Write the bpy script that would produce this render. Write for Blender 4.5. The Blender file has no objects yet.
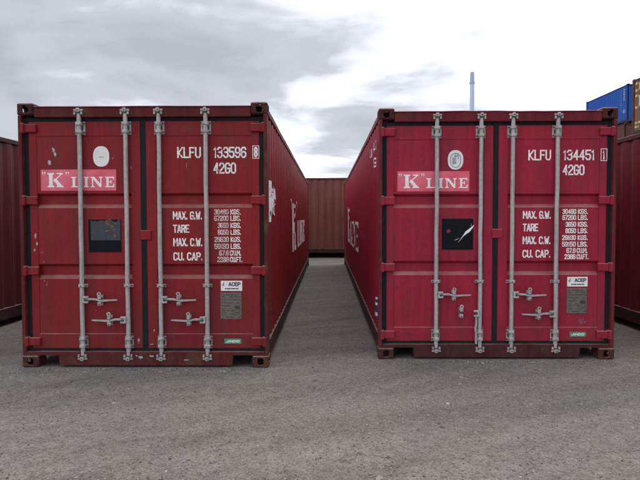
import bpy, bmesh, math, random
from mathutils import Vector, Matrix

R = math.radians
scene = bpy.context.scene

# ------------------------------------------------------------------ camera
CAM_H, FOCAL, PITCH, ROLL = 1.465, 569.0, 0.0380, -0.0022      # focal length in pixels of a 640 px wide picture
cam_data = bpy.data.cameras.new('camera')
cam_data.sensor_fit = 'HORIZONTAL'
cam_data.sensor_width = 36.0
cam_data.lens = 36.0 * FOCAL / 640.0
cam_data.clip_start = 0.05
cam_data.clip_end = 20000
cam = bpy.data.objects.new('camera', cam_data)
scene.collection.objects.link(cam)
cam.matrix_world = Matrix.Translation((0, 0, CAM_H)) @ Matrix.Rotation(math.pi / 2 - PITCH, 4, 'X') @ Matrix.Rotation(ROLL, 4, 'Z')
scene.camera = cam

# ------------------------------------------------------------------ light
SUN_EL, SUN_AZ = R(68), R(60)             # azimuth clockwise from +Y (the view direction): ahead, to the right
SKY_GREY, SKY_WHITE = 0.32, 1.20
sun_dir = Vector((math.sin(SUN_AZ) * math.cos(SUN_EL), math.cos(SUN_AZ) * math.cos(SUN_EL), math.sin(SUN_EL)))
sun_data = bpy.data.lights.new('sun', 'SUN')
sun_data.energy = 0.5
sun_data.angle = R(50)
sun_data.color = (1.0, 0.97, 0.93)
sun = bpy.data.objects.new('sun', sun_data)
scene.collection.objects.link(sun)
sun.rotation_euler = (-sun_dir).to_track_quat('-Z', 'Y').to_euler()

world = bpy.data.worlds.new('World')
scene.world = world
world.use_nodes = True
wt = world.node_tree
wt.nodes.clear()

def N(t, typ, **kw):
    n = t.nodes.new(typ)
    for k, v in kw.items():
        if k.startswith('i_'):
            key = k[2:]
            n.inputs[int(key) if key.isdigit() else key.replace('_', ' ')].default_value = v
        else:
            setattr(n, k, v)
    return n

def math_n(t, op, a, b=None, c=None, clamp=False):
    n = t.nodes.new('ShaderNodeMath'); n.operation = op; n.use_clamp = clamp
    for i, v in enumerate((a, b, c)):
        if v is None: continue
        if isinstance(v, (int, float)): n.inputs[i].default_value = v
        else: t.links.new(v, n.inputs[i])
    return n.outputs[0]

def ramp(t, fac, stops, interp='LINEAR'):
    n = t.nodes.new('ShaderNodeValToRGB'); n.color_ramp.interpolation = interp
    el = n.color_ramp.elements
    while len(el) > 1: el.remove(el[-1])
    for i, (p, c) in enumerate(stops):
        e = el[0] if i == 0 else el.new(p)
        e.position = p
        e.color = (c, c, c, 1) if isinstance(c, (int, float)) else (*c, 1)
    t.links.new(fac, n.inputs[0])
    return n.outputs[0]

def mixc(t, fac, a, b, mode='MIX'):
    n = t.nodes.new('ShaderNodeMix'); n.data_type = 'RGBA'; n.blend_type = mode
    for s, v in ((n.inputs[0], fac), (n.inputs[6], a), (n.inputs[7], b)):
        if isinstance(v, (int, float)): s.default_value = v
        elif isinstance(v, tuple): s.default_value = (*v, 1)
        else: t.links.new(v, s)
    return n.outputs[2]

def noise(t, vec, scale, detail=4, rough=0.55, dist=0.0):
    n = t.nodes.new('ShaderNodeTexNoise')
    n.inputs['Scale'].default_value = scale; n.inputs['Detail'].default_value = detail
    n.inputs['Roughness'].default_value = rough; n.inputs['Distortion'].default_value = dist
    if vec is not None: t.links.new(vec, n.inputs['Vector'])
    return n.outputs['Fac']

def mapping(t, vec, scale=(1, 1, 1), loc=(0, 0, 0), rot=(0, 0, 0)):
    n = t.nodes.new('ShaderNodeMapping')
    n.inputs['Location'].default_value = loc; n.inputs['Scale'].default_value = scale; n.inputs['Rotation'].default_value = rot
    t.links.new(vec, n.inputs['Vector'])
    return n.outputs[0]

# overcast sky: a Nishita sky under a broken layer of cloud, thinner (whiter) round the hidden sun
sky = N(wt, 'ShaderNodeTexSky', sky_type='NISHITA', sun_disc=False, sun_elevation=SUN_EL, sun_rotation=SUN_AZ)
bg_sky = N(wt, 'ShaderNodeBackground', i_Strength=0.10)
wt.links.new(sky.outputs[0], bg_sky.inputs[0])
wtc = N(wt, 'ShaderNodeTexCoord')
sep = N(wt, 'ShaderNodeSeparateXYZ'); wt.links.new(wtc.outputs['Generated'], sep.inputs[0])
zc = math_n(wt, 'ADD', math_n(wt, 'MAXIMUM', sep.outputs[2], 0.0), 0.22)
comb = N(wt, 'ShaderNodeCombineXYZ')
wt.links.new(math_n(wt, 'DIVIDE', sep.outputs[0], zc), comb.inputs[0])
wt.links.new(math_n(wt, 'DIVIDE', sep.outputs[1], zc), comb.inputs[1])
cl_big = noise(wt, mapping(wt, comb.outputs[0], loc=(13.12, 16.0, 1.9)), 0.74, 5, 0.52, 0.3)
cl_fine = noise(wt, mapping(wt, comb.outputs[0], loc=(8.1, 4.2, 3.0), scale=(1, 1.5, 1)), 2.6, 7, 0.6, 0.5)
dotn = N(wt, 'ShaderNodeVectorMath', operation='DOT_PRODUCT')
wt.links.new(wtc.outputs['Generated'], dotn.inputs[0]); dotn.inputs[1].default_value = sun_dir
glow = math_n(wt, 'POWER', math_n(wt, 'MAXIMUM', dotn.outputs['Value'], 0.0), 3.0)
hz = math_n(wt, 'POWER', math_n(wt, 'SUBTRACT', 1.0, math_n(wt, 'MAXIMUM', sep.outputs[2], 0.0), clamp=True), 9.0)   # haze brightens the low sky all round
thin = math_n(wt, 'ADD', math_n(wt, 'MULTIPLY', cl_big, 3.4), math_n(wt, 'MULTIPLY', cl_fine, 0.56))
thin = math_n(wt, 'ADD', math_n(wt, 'MULTIPLY', hz, 0.62), math_n(wt, 'SUBTRACT', thin, 1.57))
thin = math_n(wt, 'ADD', math_n(wt, 'MULTIPLY', glow, 0.6), thin)
thin = math_n(wt, 'ADD', math_n(wt, 'MULTIPLY', math_n(wt, 'MAXIMUM', sep.outputs[2], 0.0), 0.20), thin)      # an overcast sky is brightest overhead
cl_col = ramp(wt, thin, [(0.0, (SKY_GREY * .90, SKY_GREY * .93, SKY_GREY * 1.03)), (0.3, (SKY_GREY * 1.10, SKY_GREY * 1.14, SKY_GREY * 1.25)),
                         (0.60, (0.62, 0.645, 0.70)), (0.90, (SKY_WHITE, SKY_WHITE, SKY_WHITE))], 'EASE')
bg_cl = N(wt, 'ShaderNodeBackground', i_Strength=1.0)
wt.links.new(cl_col, bg_cl.inputs[0])
mixs = N(wt, 'ShaderNodeMixShader', i_0=0.93)
wt.links.new(bg_sky.outputs[0], mixs.inputs[1]); wt.links.new(bg_cl.outputs[0], mixs.inputs[2])
wout = N(wt, 'ShaderNodeOutputWorld'); wt.links.new(mixs.outputs[0], wout.inputs[0])

scene.view_settings.view_transform = 'Standard'
scene.view_settings.look = 'None'
scene.view_settings.exposure = 0.78
scene.view_settings.gamma = 1.0
scene.view_settings.use_curve_mapping = False
scene.render.engine = 'CYCLES'
scene.cycles.use_denoising = True

# ------------------------------------------------------------------ materials
def new_mat(name):
    m = bpy.data.materials.new(name); m.use_nodes = True
    t = m.node_tree; t.nodes.clear()
    out = t.nodes.new('ShaderNodeOutputMaterial')
    b = t.nodes.new('ShaderNodeBsdfPrincipled')
    t.links.new(b.outputs[0], out.inputs[0])
    return m, t, b

def bump(t, b, height, strength, dist):
    n = t.nodes.new('ShaderNodeBump'); n.inputs['Strength'].default_value = strength; n.inputs['Distance'].default_value = dist
    t.links.new(height, n.inputs['Height']); t.links.new(n.outputs[0], b.inputs['Normal'])

RUST = (0.085, 0.036, 0.022)
def paint(name, col, fade, rust=0.10, low_rust=0.12, rough=0.42, seed=0.0, streak=0.35, chips=0.0, grime=1.0):
    """Weathered container paint; rust = how far it spreads everywhere, low_rust = extra along the lowest half metre."""
    m, t, b = new_mat(name)
    tc = t.nodes.new('ShaderNodeTexCoord')
    v = mapping(t, tc.outputs['Object'], loc=(seed, seed * .7, seed * 1.3))
    sp = t.nodes.new('ShaderNodeSeparateXYZ'); t.links.new(tc.outputs['Object'], sp.inputs[0])
    big = ramp(t, noise(t, v, 1.1, 5, 0.6, 0.3), [(0.32, 0.0), (0.7, 1.0)])
    c = mixc(t, big, col, fade)
    st = ramp(t, noise(t, mapping(t, v, scale=(11, 11, 0.55)), 1.6, 5, 0.6), [(0.35, 1.0 - streak), (0.62, 1.0)])
    c = mixc(t, 1.0, c, st, 'MULTIPLY')
    spk = ramp(t, noise(t, v, 38, 3, 0.6), [(0.36, 0.80), (0.55, 1.0)])
    c = mixc(t, 0.6, c, spk, 'MULTIPLY')
    blot = ramp(t, noise(t, v, 4.5, 6, 0.65, 0.6), [(0.60, 0.0), (0.74, 1.0)])
    c = mixc(t, math_n(t, 'MULTIPLY', blot, 0.46 * grime), c, (0.060, 0.026, 0.026))
    # rubbed marks: short level scrapes, and grime that has run down and settled in patches
    scr = ramp(t, noise(t, mapping(t, v, scale=(1.2, 1.2, 15)), 2.4, 6, 0.75, 0.2), [(0.655, 0.0), (0.70, 1.0)])
    c = mixc(t, math_n(t, 'MULTIPLY', scr, 0.22), c, (0.30, 0.10, 0.11))
    grm = ramp(t, noise(t, mapping(t, v, scale=(5, 5, 1.1), loc=(3, 1, 7)), 1.1, 7, 0.68, 0.8), [(0.50, 0.0), (0.66, 1.0)])
    c = mixc(t, math_n(t, 'MULTIPLY', grm, 0.34 * grime), c, (0.075, 0.030, 0.028))
    rn = noise(t, v, 6.5, 9, 0.72, 0.4)
    low = math_n(t, 'SUBTRACT', 1.0, math_n(t, 'DIVIDE', sp.outputs[2], 0.42), clamp=True)
    rv = math_n(t, 'ADD', rn, math_n(t, 'ADD', rust, math_n(t, 'MULTIPLY', low, low_rust)))
    rf = ramp(t, rv, [(0.72, 0.0), (0.80, 1.0)])
    rc = mixc(t, noise(t, v, 26, 5, 0.7), (0.045, 0.020, 0.014), (0.15, 0.062, 0.032))
    c = mixc(t, rf, c, rc)
    if chips:
        cn = ramp(t, noise(t, mapping(t, v, scale=(1, 1, .6)), 13, 5, 0.7, 0.8), [(0.73 - chips, 0.0), (0.75 - chips, 1.0)])
        c = mixc(t, math_n(t, 'MULTIPLY', cn, 0.55), c, (0.42, 0.36, 0.37))
    # grime thrown up from the yard, thinning out with height, and rust weeping out of scratches
    spl = math_n(t, 'SUBTRACT', 1.0, math_n(t, 'DIVIDE', sp.outputs[2], 0.75), clamp=True)
    spl = math_n(t, 'MULTIPLY', spl, ramp(t, noise(t, mapping(t, v, scale=(2.2, 2.2, 1)), 3.5, 7, 0.7, 0.4), [(0.36, 0.0), (0.66, 1.0)]))
    c = mixc(t, math_n(t, 'MULTIPLY', spl, 0.50 * grime), c, (0.070, 0.036, 0.032))
    weep = ramp(t, noise(t, mapping(t, v, scale=(30, 30, 1.3), loc=(5, 2, 1)), 1.0, 5, 0.6, 0.1), [(0.655, 0.0), (0.72, 1.0)])
    weep = math_n(t, 'MULTIPLY', weep, ramp(t, noise(t, v, 1.7, 3), [(0.45, 0.0), (0.62, 1.0)]))
    c = mixc(t, math_n(t, 'MULTIPLY', weep, 0.40 * grime), c, (0.090, 0.034, 0.020))
    # dust lying on ledges that face up
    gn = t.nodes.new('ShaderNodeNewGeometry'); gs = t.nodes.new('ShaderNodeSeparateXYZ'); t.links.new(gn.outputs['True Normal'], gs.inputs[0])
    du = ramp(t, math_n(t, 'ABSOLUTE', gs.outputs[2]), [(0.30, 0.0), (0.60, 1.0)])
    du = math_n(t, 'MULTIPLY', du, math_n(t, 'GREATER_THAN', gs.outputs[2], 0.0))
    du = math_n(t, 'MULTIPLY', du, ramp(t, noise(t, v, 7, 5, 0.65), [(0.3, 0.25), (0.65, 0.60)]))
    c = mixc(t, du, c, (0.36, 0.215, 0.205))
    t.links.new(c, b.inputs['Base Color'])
    ro = math_n(t, 'ADD', math_n(t, 'MULTIPLY', rf, 0.38), math_n(t, 'ADD', rough, math_n(t, 'MULTIPLY', noise(t, v, 5, 4), 0.22)), clamp=True)
    t.links.new(ro, b.inputs['Roughness'])
    b.inputs['Specular IOR Level'].default_value = 0.17
    h = math_n(t, 'ADD', math_n(t, 'MULTIPLY', noise(t, v, 2.6, 3), 1.0), math_n(t, 'ADD', math_n(t, 'MULTIPLY', noise(t, v, 60, 3), 0.05), math_n(t, 'MULTIPLY', rf, 0.06)))
    bump(t, b, h, 0.45, 0.035)
    return m

def plain(name, col, rough=0.6, metal=0.0, var=0.25, scale=14, col2=None, spec=0.4, bmp=0.15):
    m, t, b = new_mat(name)
    tc = t.nodes.new('ShaderNodeTexCoord'); v = tc.outputs['Object']
    n = ramp(t, noise(t, v, scale, 6, 0.62, 0.2), [(0.3, 0.0), (0.7, 1.0)])
    c2 = col2 or tuple(x * (1 - var) for x in col)
    c = mixc(t, n, col, c2)
    c = mixc(t, 0.5, c, ramp(t, noise(t, mapping(t, v, scale=(9, 9, .7)), 4, 4), [(0.35, 1 - var), (0.6, 1.0)]), 'MULTIPLY')
    t.links.new(c, b.inputs['Base Color'])
    t.links.new(math_n(t, 'ADD', rough - .08, math_n(t, 'MULTIPLY', n, 0.16), clamp=True), b.inputs['Roughness'])
    b.inputs['Metallic'].default_value = metal
    b.inputs['Specular IOR Level'].default_value = spec
    bump(t, b, noise(t, v, scale * 4, 3), bmp, 0.004)
    return m

def worn(name, col, under, cover=0.5, scale=22, rough=0.6, soft=0.05):
    """Paint or print that has come off in patches and shows the colour under it."""
    m, t, b = new_mat(name)
    tc = t.nodes.new('ShaderNodeTexCoord'); v = tc.outputs['Object']
    n = noise(t, v, scale, 7, 0.7, 0.3)
    f = ramp(t, n, [(cover - soft, 0.0), (cover + soft, 1.0)])
    g = ramp(t, noise(t, v, 9, 4), [(0.3, 0.82), (0.65, 1.0)])
    c = mixc(t, f, mixc(t, 1.0, col, g, 'MULTIPLY'), under)
    t.links.new(c, b.inputs['Base Color'])
    b.inputs['Roughness'].default_value = rough
    b.inputs['Specular IOR Level'].default_value = 0.3
    return m

M = {}
RED_A, RED_A2 = (0.260, 0.016, 0.018), (0.190, 0.013, 0.021)
RED_B, RED_B2 = (0.360, 0.016, 0.042), (0.275, 0.016, 0.042)
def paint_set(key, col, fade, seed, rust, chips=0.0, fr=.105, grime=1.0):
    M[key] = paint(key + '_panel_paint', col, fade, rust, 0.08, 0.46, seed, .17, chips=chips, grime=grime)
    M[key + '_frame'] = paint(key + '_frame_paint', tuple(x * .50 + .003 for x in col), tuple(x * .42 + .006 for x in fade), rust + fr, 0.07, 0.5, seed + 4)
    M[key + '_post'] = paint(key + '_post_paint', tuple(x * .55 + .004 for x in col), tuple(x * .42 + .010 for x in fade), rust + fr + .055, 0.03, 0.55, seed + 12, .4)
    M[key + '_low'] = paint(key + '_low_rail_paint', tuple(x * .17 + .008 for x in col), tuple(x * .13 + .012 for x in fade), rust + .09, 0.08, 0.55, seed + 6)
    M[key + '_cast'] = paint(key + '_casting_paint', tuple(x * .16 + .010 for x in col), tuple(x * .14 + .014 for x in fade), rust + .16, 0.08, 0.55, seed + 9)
paint_set('red_a', RED_A, RED_A2, 0.0, 0.01, 0.03, .145, 1.25)
paint_set('red_b', RED_B, RED_B2, 17.3, 0.0, 0.0, .15)
paint_set('red_c', (0.115, 0.020, 0.026), (0.10, 0.022, 0.028), 31.0, 0.02)
paint_set('red_d', (0.150, 0.014, 0.020), (0.12, 0.016, 0.022), 45.0, 0.02)
paint_set('brown', (0.205, 0.070, 0.055), (0.170, 0.062, 0.050), 58.0, 0.04)
paint_set('brown_b', (0.120, 0.040, 0.042), (0.105, 0.042, 0.040), 71.0, 0.05)
paint_set('blue', (0.008, 0.080, 0.400), (0.010, 0.090, 0.420), 83.0, 0.0)
paint_set('plum', (0.210, 0.095, 0.062), (0.180, 0.088, 0.060), 97.0, 0.03)
M['rubber'] = plain('gasket_rubber', (0.010, 0.013, 0.016), 0.8, 0, 0.4, 20, (0.018, 0.020, 0.022), spec=.15)
def galvanised(name, col, col2, rust):
    m, t, b = new_mat(name)
    tc = t.nodes.new('ShaderNodeTexCoord'); v = tc.outputs['Object']
    c = mixc(t, ramp(t, noise(t, v, 24, 6, 0.65, 0.3), [(0.32, 0.0), (0.68, 1.0)]), col, col2)
    c = mixc(t, 0.8, c, ramp(t, noise(t, mapping(t, v, scale=(14, 14, 1.2)), 2.2, 5, 0.6), [(0.36, 0.66), (0.6, 1.0)]), 'MULTIPLY')
    f = ramp(t, math_n(t, 'ADD', noise(t, v, 15, 7, 0.72, 0.5), rust), [(0.66, 0.0), (0.76, 0.85)])
    c = mixc(t, f, c, (0.13, 0.065, 0.040))
    t.links.new(c, b.inputs['Base Color'])
    b.inputs['Metallic'].default_value = 0.12
    t.links.new(math_n(t, 'ADD', 0.48, math_n(t, 'MULTIPLY', f, 0.35)), b.inputs['Roughness'])
    b.inputs['Specular IOR Level'].default_value = 0.35
    bump(t, b, noise(t, v, 90, 4), 0.2, 0.004)
    return m
M['galv'] = galvanised('galvanised_steel', (0.46, 0.45, 0.455), (0.33, 0.315, 0.315), 0.0)
M['galv_worn'] = galvanised('worn_galvanised_steel', (0.48, 0.465, 0.465), (0.27, 0.245, 0.235), 0.05)
M['bolt_and_shade'] = plain('dark_steel_and_shade', (0.10, 0.095, 0.095), 0.6, 0.2, 0.4, 40, (0.07, 0.05, 0.045))  # dark steel of the bolts; also paints shade under the handle levers
M['dark'] = plain('dark_underside', (0.03, 0.026, 0.025), 0.9, 0, 0.3, 8)
M['white_a'] = worn('white_lettering', (0.84, 0.81, 0.81), (0.30, 0.05, 0.06), 0.60, 30, 0.6)
M['white_b'] = worn('white_lettering_crisp', (0.85, 0.82, 0.82), (0.34, 0.06, 0.08), 0.63, 30, 0.6)
M['white_small'] = worn('small_white_lettering', (0.72, 0.67, 0.67), (0.28, 0.06, 0.07), 0.55, 40, 0.6, 0.12)
M['white_side'] = worn('side_lettering', (0.84, 0.80, 0.82), (0.24, 0.03, 0.04), 0.72, 12, 0.6)
M['torn'] = worn('torn_white_sheet', (0.80, 0.78, 0.80), (0.24, 0.03, 0.05), 0.585, 9, 0.6, 0.02)
M['pink'] = worn('faded_pink_print', (0.74, 0.170, 0.235), (0.60, 0.075, 0.120), 0.50, 5, 0.5, 0.16)
M['logo_white'] = worn('logo_white_print', (0.86, 0.82, 0.82), (0.70, 0.30, 0.35), 0.66, 30, 0.5)
M['sticker'] = worn('white_sticker', (0.78, 0.78, 0.78), (0.52, 0.51, 0.51), 0.70, 14, 0.5)
M['ink'] = plain('sticker_ink', (0.07, 0.075, 0.085), 0.6)
M['grey_ink'] = plain('grey_emblem_ink', (0.27, 0.30, 0.30), 0.6, 0, .3, 60)
M['placard_dark'] = plain('dark_placard', (0.006, 0.009, 0.014), 0.6, 0, 0.3, 9, spec=.1)
M['placard_worn'] = worn('worn_blue_grey_placard', (0.034, 0.050, 0.066), (0.080, 0.058, 0.048), 0.57, 34, 0.6, 0.05)
M['placard_rust'] = worn('rusty_placard_patch', (0.11, 0.045, 0.03), (0.17, 0.12, 0.07), 0.52, 40, 0.8)
M['scuff'] = worn('pale_scuff', (0.42, 0.40, 0.42), (0.2, 0.03, 0.04), 0.56, 30, 0.7, 0.05)
M['smear_dark'] = worn('dark_smear', (0.105, 0.016, 0.018), (0.21, 0.012, 0.018), 0.50, 26, 0.6, 0.10)
M['smear_pale'] = worn('pale_smear', (0.23, 0.075, 0.110), (0.26, 0.015, 0.034), 0.48, 34, 0.6, 0.06)
M['red_mark'] = plain('red_mark', (0.25, 0.02, 0.05), 0.6)
M['plate'] = plain('aged_data_plate', (0.170, 0.158, 0.140), 0.5, 0.3, 0.35, 30, (0.105, 0.094, 0.080))
M['plate_ink'] = plain('plate_engraving', (0.05, 0.045, 0.04), 0.6)
M['green'] = worn('green_sticker', (0.05, 0.30, 0.17), (0.12, 0.36, 0.25), 0.6, 20, 0.5)
M['blue_sticker'] = plain('blue_sticker', (0.03, 0.07, 0.22), 0.5)
M['cream'] = worn('cream_lettering', (0.62, 0.50, 0.28), (0.3, 0.22, 0.14), 0.66, 8, 0.6)
M['pale_blue'] = plain('pale_blue_marking', (0.34, 0.42, 0.60), 0.6)
M['chimney'] = plain('pale_blue_chimney', (0.46, 0.58, 0.74), 0.6, 0, .08, .3)
M['chimney_dark'] = plain('chimney_head_grey', (0.36, 0.45, 0.57), 0.6, 0, .08, .3)
M['timber'] = plain('old_timber', (0.12, 0.095, 0.07), 0.85, 0, .4, 6)

def ground_mat():
    m, t, b = new_mat('gravelly_asphalt')
    tc = t.nodes.new('ShaderNodeTexCoord'); v = tc.outputs['Object']
    big = ramp(t, noise(t, v, 0.38, 6, 0.62, 0.6), [(0.36, 0.0), (0.64, 1.0)])
    c = mixc(t, big, (0.178, 0.168, 0.160), (0.216, 0.193, 0.172))
    # old tyre sweeps: bent, faint, dark
    bend = t.nodes.new('ShaderNodeVectorMath'); bend.operation = 'DISTANCE'
    t.links.new(v, bend.inputs[0]); bend.inputs[1].default_value = (-6.0, 24.0, 0)
    sw = t.nodes.new('ShaderNodeCombineXYZ'); t.links.new(bend.outputs['Value'], sw.inputs[0])
    sv = t.nodes.new('ShaderNodeSeparateXYZ'); t.links.new(v, sv.inputs[0])
    t.links.new(math_n(t, 'MULTIPLY', sv.outputs[0], 0.14), sw.inputs[1])
    tr = noise(t, sw.outputs[0], 2.6, 6, 0.62, 0.35)
    c = mixc(t, 1.0, c, ramp(t, tr, [(0.36, 0.80), (0.60, 1.03)]), 'MULTIPLY')
    bend2 = t.nodes.new('ShaderNodeVectorMath'); bend2.operation = 'DISTANCE'
    t.links.new(v, bend2.inputs[0]); bend2.inputs[1].default_value = (9.5, -7.0, 0)
    sw2 = t.nodes.new('ShaderNodeCombineXYZ'); t.links.new(bend2.outputs['Value'], sw2.inputs[0])
    t.links.new(math_n(t, 'MULTIPLY', sv.outputs[1], 0.10), sw2.inputs[1])
    tr2 = noise(t, sw2.outputs[0], 3.4, 5, 0.6, 0.2)
    c = mixc(t, 1.0, c, ramp(t, tr2, [(0.34, 0.86), (0.50, 1.02)]), 'MULTIPLY')
    mid = noise(t, v, 9, 7, 0.7, 0.2)
    c = mixc(t, 1.0, c, ramp(t, mid, [(0.3, 0.80), (0.68, 1.12)]), 'MULTIPLY')
    # aggregate, coarse and fine
    for sc_, lo_, hi_ in ((62, .70, 1.22), (140, .66, 1.30)):
        vo = t.nodes.new('ShaderNodeTexVoronoi'); vo.inputs['Scale'].default_value = sc_; t.links.new(v, vo.inputs['Vector'])
        agg = t.nodes.new('ShaderNodeSeparateColor'); t.links.new(vo.outputs['Color'], agg.inputs[0])
        c = mixc(t, 1.0, c, ramp(t, agg.outputs[0], [(0.0, lo_), (0.45, 0.98), (0.92, 1.10), (1.0, hi_)]), 'MULTIPLY')
    fine = noise(t, v, 260, 3, 0.7)
    c = mixc(t, 1.0, c, ramp(t, fine, [(0.3, 0.80), (0.7, 1.16)]), 'MULTIPLY')
    spot = noise(t, mapping(t, v, scale=(1, 1.4, 1)), 30, 5, 0.7)
    c = mixc(t, ramp(t, spot, [(0.675, 0.0), (0.71, 0.5)]), c, (0.060, 0.056, 0.055))
    # a few old oil drips and damp stains
    oil = noise(t, v, 1.7, 6, 0.6, 0.9)
    c = mixc(t, ramp(t, oil, [(0.665, 0.0), (0.73, 0.38)]), c, (0.085, 0.080, 0.078))
    t.links.new(c, b.inputs['Base Color'])
    b.inputs['Roughness'].default_value = 0.94
    b.inputs['Specular IOR Level'].default_value = 0.2
    h = math_n(t, 'ADD', math_n(t, 'MULTIPLY', mid, 0.9), math_n(t, 'ADD', math_n(t, 'MULTIPLY', vo.outputs['Distance'], -0.40), math_n(t, 'MULTIPLY', fine, 0.35)))
    bump(t, b, h, 0.6, 0.010)
    return m
M['ground'] = ground_mat()

def stone_mat():
    m, t, b = new_mat('loose_stone')
    g = t.nodes.new('ShaderNodeNewGeometry')
    c = ramp(t, g.outputs['Random Per Island'], [(0.0, (0.035, 0.034, 0.034)), (0.40, (0.09, 0.086, 0.083)), (0.7, (0.19, 0.178, 0.165)), (0.95, (0.25, 0.235, 0.215)), (1.0, (0.36, 0.34, 0.31))])
    t.links.new(c, b.inputs['Base Color']); b.inputs['Roughness'].default_value = 0.9
    return m
M['stone'] = stone_mat()

# ------------------------------------------------------------------ mesh helpers
class MB:
    def __init__(self): self.v, self.f, self.s, self.m, self.cur = [], [], [], [], 0
    def add(self, verts, faces, smooth=False):
        o = len(self.v); self.v += [tuple(p) for p in verts]
        self.f += [tuple(i + o for i in f) for f in faces]; self.s += [smooth] * len(faces); self.m += [self.cur] * len(faces)
        return self
    def box(self, lo, hi, r=0.0, holes=None):
        """Box with chamfered edges; holes = {'-y': (a, b)} cuts an oval hole of half sizes a, b in that face."""
        holes = holes or {}
        if r <= 0 and not holes:
            x0, y0, z0 = lo; x1, y1, z1 = hi
            return self.add([(x0, y0, z0), (x1, y0, z0), (x1, y1, z0), (x0, y1, z0), (x0, y0, z1), (x1, y0, z1), (x1, y1, z1), (x0, y1, z1)],
                            [(0, 3, 2, 1), (4, 5, 6, 7), (0, 1, 5, 4), (1, 2, 6, 5), (2, 3, 7, 6), (3, 0, 4, 7)])
        V, idx = [], {}
        for sx in (0, 1):
            for sy in (0, 1):
                for sz in (0, 1):
                    s = (sx, sy, sz)
                    for ax in range(3):
                        p = []
                        for k in range(3):
                            e = hi[k] if s[k] else lo[k]
                            if k != ax: e += (-r if s[k] else r)
                            p.append(e)
                        idx[(s, ax)] = len(V); V.append(p)
        F = []
        hole_faces = []
        for ax in range(3):
            a, b = [k for k in range(3) if k != ax]
            for sd in (0, 1):
                cs = []
                for (ia, ib) in ((0, 0), (1, 0), (1, 1), (0, 1)):
                    s = [0, 0, 0]; s[ax] = sd; s[a] = ia; s[b] = ib
                    cs.append(idx[(tuple(s), ax)])
                key = ('+' if sd else '-') + 'xyz'[ax]
                if key in holes: hole_faces.append((cs, ax, sd, a, b, holes[key]))
                else: F.append(cs if sd else cs[::-1])
            for ia in (0, 1):
                for ib in (0, 1):
                    s0 = [0, 0, 0]; s1 = [0, 0, 0]
                    s0[a] = s1[a] = ia; s0[b] = s1[b] = ib; s1[ax] = 1
                    s0, s1 = tuple(s0), tuple(s1)
                    F.append((idx[(s0, a)], idx[(s1, a)], idx[(s1, b)], idx[(s0, b)]))
        for sx in (0, 1):
            for sy in (0, 1):
                for sz in (0, 1):
                    F.append([idx[((sx, sy, sz), k)] for k in range(3)])
        for cs, ax, sd, a, b, (ha, hb) in hole_faces:
            n = 20
            ca = (lo[a] + hi[a]) / 2; cb = (lo[b] + hi[b]) / 2
            pl = hi[ax] if sd else lo[ax]; din = -0.022 if sd else 0.022
            ring, inner = [], []
            for i in range(n):
                th = math.pi * 2 * i / n + math.pi * 1.25
                cu, sv = math.cos(th), math.sin(th)
                cu = math.copysign(abs(cu) ** .7, cu); sv = math.copysign(abs(sv) ** .7, sv)
                p = [0, 0, 0]; p[a] = ca + ha * cu; p[b] = cb + hb * sv; p[ax] = pl
                ring.append(len(V)); V.append(p)
                q = list(p); q[ax] = pl + din
                inner.append(len(V)); V.append(q)
            per = n // 4
            for q in range(4):
                c0, c1 = cs[q], cs[(q + 1) % 4]
                arc = [ring[(q * per + k) % n] for k in range(per + 1)]
                F.append([c0, c1] + arc[::-1])
            for i in range(n):
                j = (i + 1) % n
                F.append((ring[i], ring[j], inner[j], inner[i]))
        return self.add(V, F)
    def prism(self, poly, axis, a0, a1):
        """Extrude a 2D outline along an axis ('x': poly is (y,z); 'y': (x,z); 'z': (x,y))."""
        n = len(poly)
        def P(p, a): return {'x': (a, p[0], p[1]), 'y': (p[0], a, p[1]), 'z': (p[0], p[1], a)}[axis]
        V = [P(p, a0) for p in poly] + [P(p, a1) for p in poly]
        F = [tuple(range(n)), tuple(range(2 * n - 1, n - 1, -1))] + [(i, (i + 1) % n, n + (i + 1) % n, n + i) for i in range(n)]
        return self.add(V, F)
    def tube(self, p0, p1, r0, r1=None, n=14, smooth=True):
        r1 = r0 if r1 is None else r1
        p0, p1 = Vector(p0), Vector(p1); d = (p1 - p0).normalized()
        u = d.orthogonal().normalized(); w = d.cross(u)
        V = []
        for p, r in ((p0, r0), (p1, r1)):
            V += [p + r * (math.cos(2 * math.pi * i / n) * u + math.sin(2 * math.pi * i / n) * w) for i in range(n)]
        self.add(V, [(i, (i + 1) % n, n + (i + 1) % n, n + i) for i in range(n)], smooth)
        self.add(V, [tuple(range(n))[::-1], tuple(range(n, 2 * n))])
        return self
    def bent(self, axis, a0, a1, lo, hi, n, amp, seed):
        """Bar along x or y with the section lo..hi (across, up), knocked slightly out of true along its length."""
        rnd = random.Random(seed); V = []; w = 0.0; u = 0.0
        for i in range(n + 1):
            a = a0 + (a1 - a0) * i / n
            e = 1.0 if 0 < i < n else 0.0
            w = .6 * w + rnd.uniform(-amp, amp); u = .6 * u + rnd.uniform(-amp, amp)
            c = .006
            p = [(lo[0] + c, lo[1]), (hi[0] - c, lo[1]), (hi[0], lo[1] + c), (hi[0], hi[1] - c), (hi[0] - c, hi[1]), (lo[0] + c, hi[1]), (lo[0], hi[1] - c), (lo[0], lo[1] + c)]
            for q, z in p:
                q, z = q + e * u * .6, z + e * w
                V.append((a, q, z) if axis == 'x' else (q, a, z))
        F = [(8 * i + k, 8 * i + (k + 1) % 8, 8 * i + 8 + (k + 1) % 8, 8 * i + 8 + k) for i in range(n) for k in range(8)]
        F += [tuple(range(8))[::-1], tuple(range(8 * n, 8 * n + 8))]
        return self.add(V, F)
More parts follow.
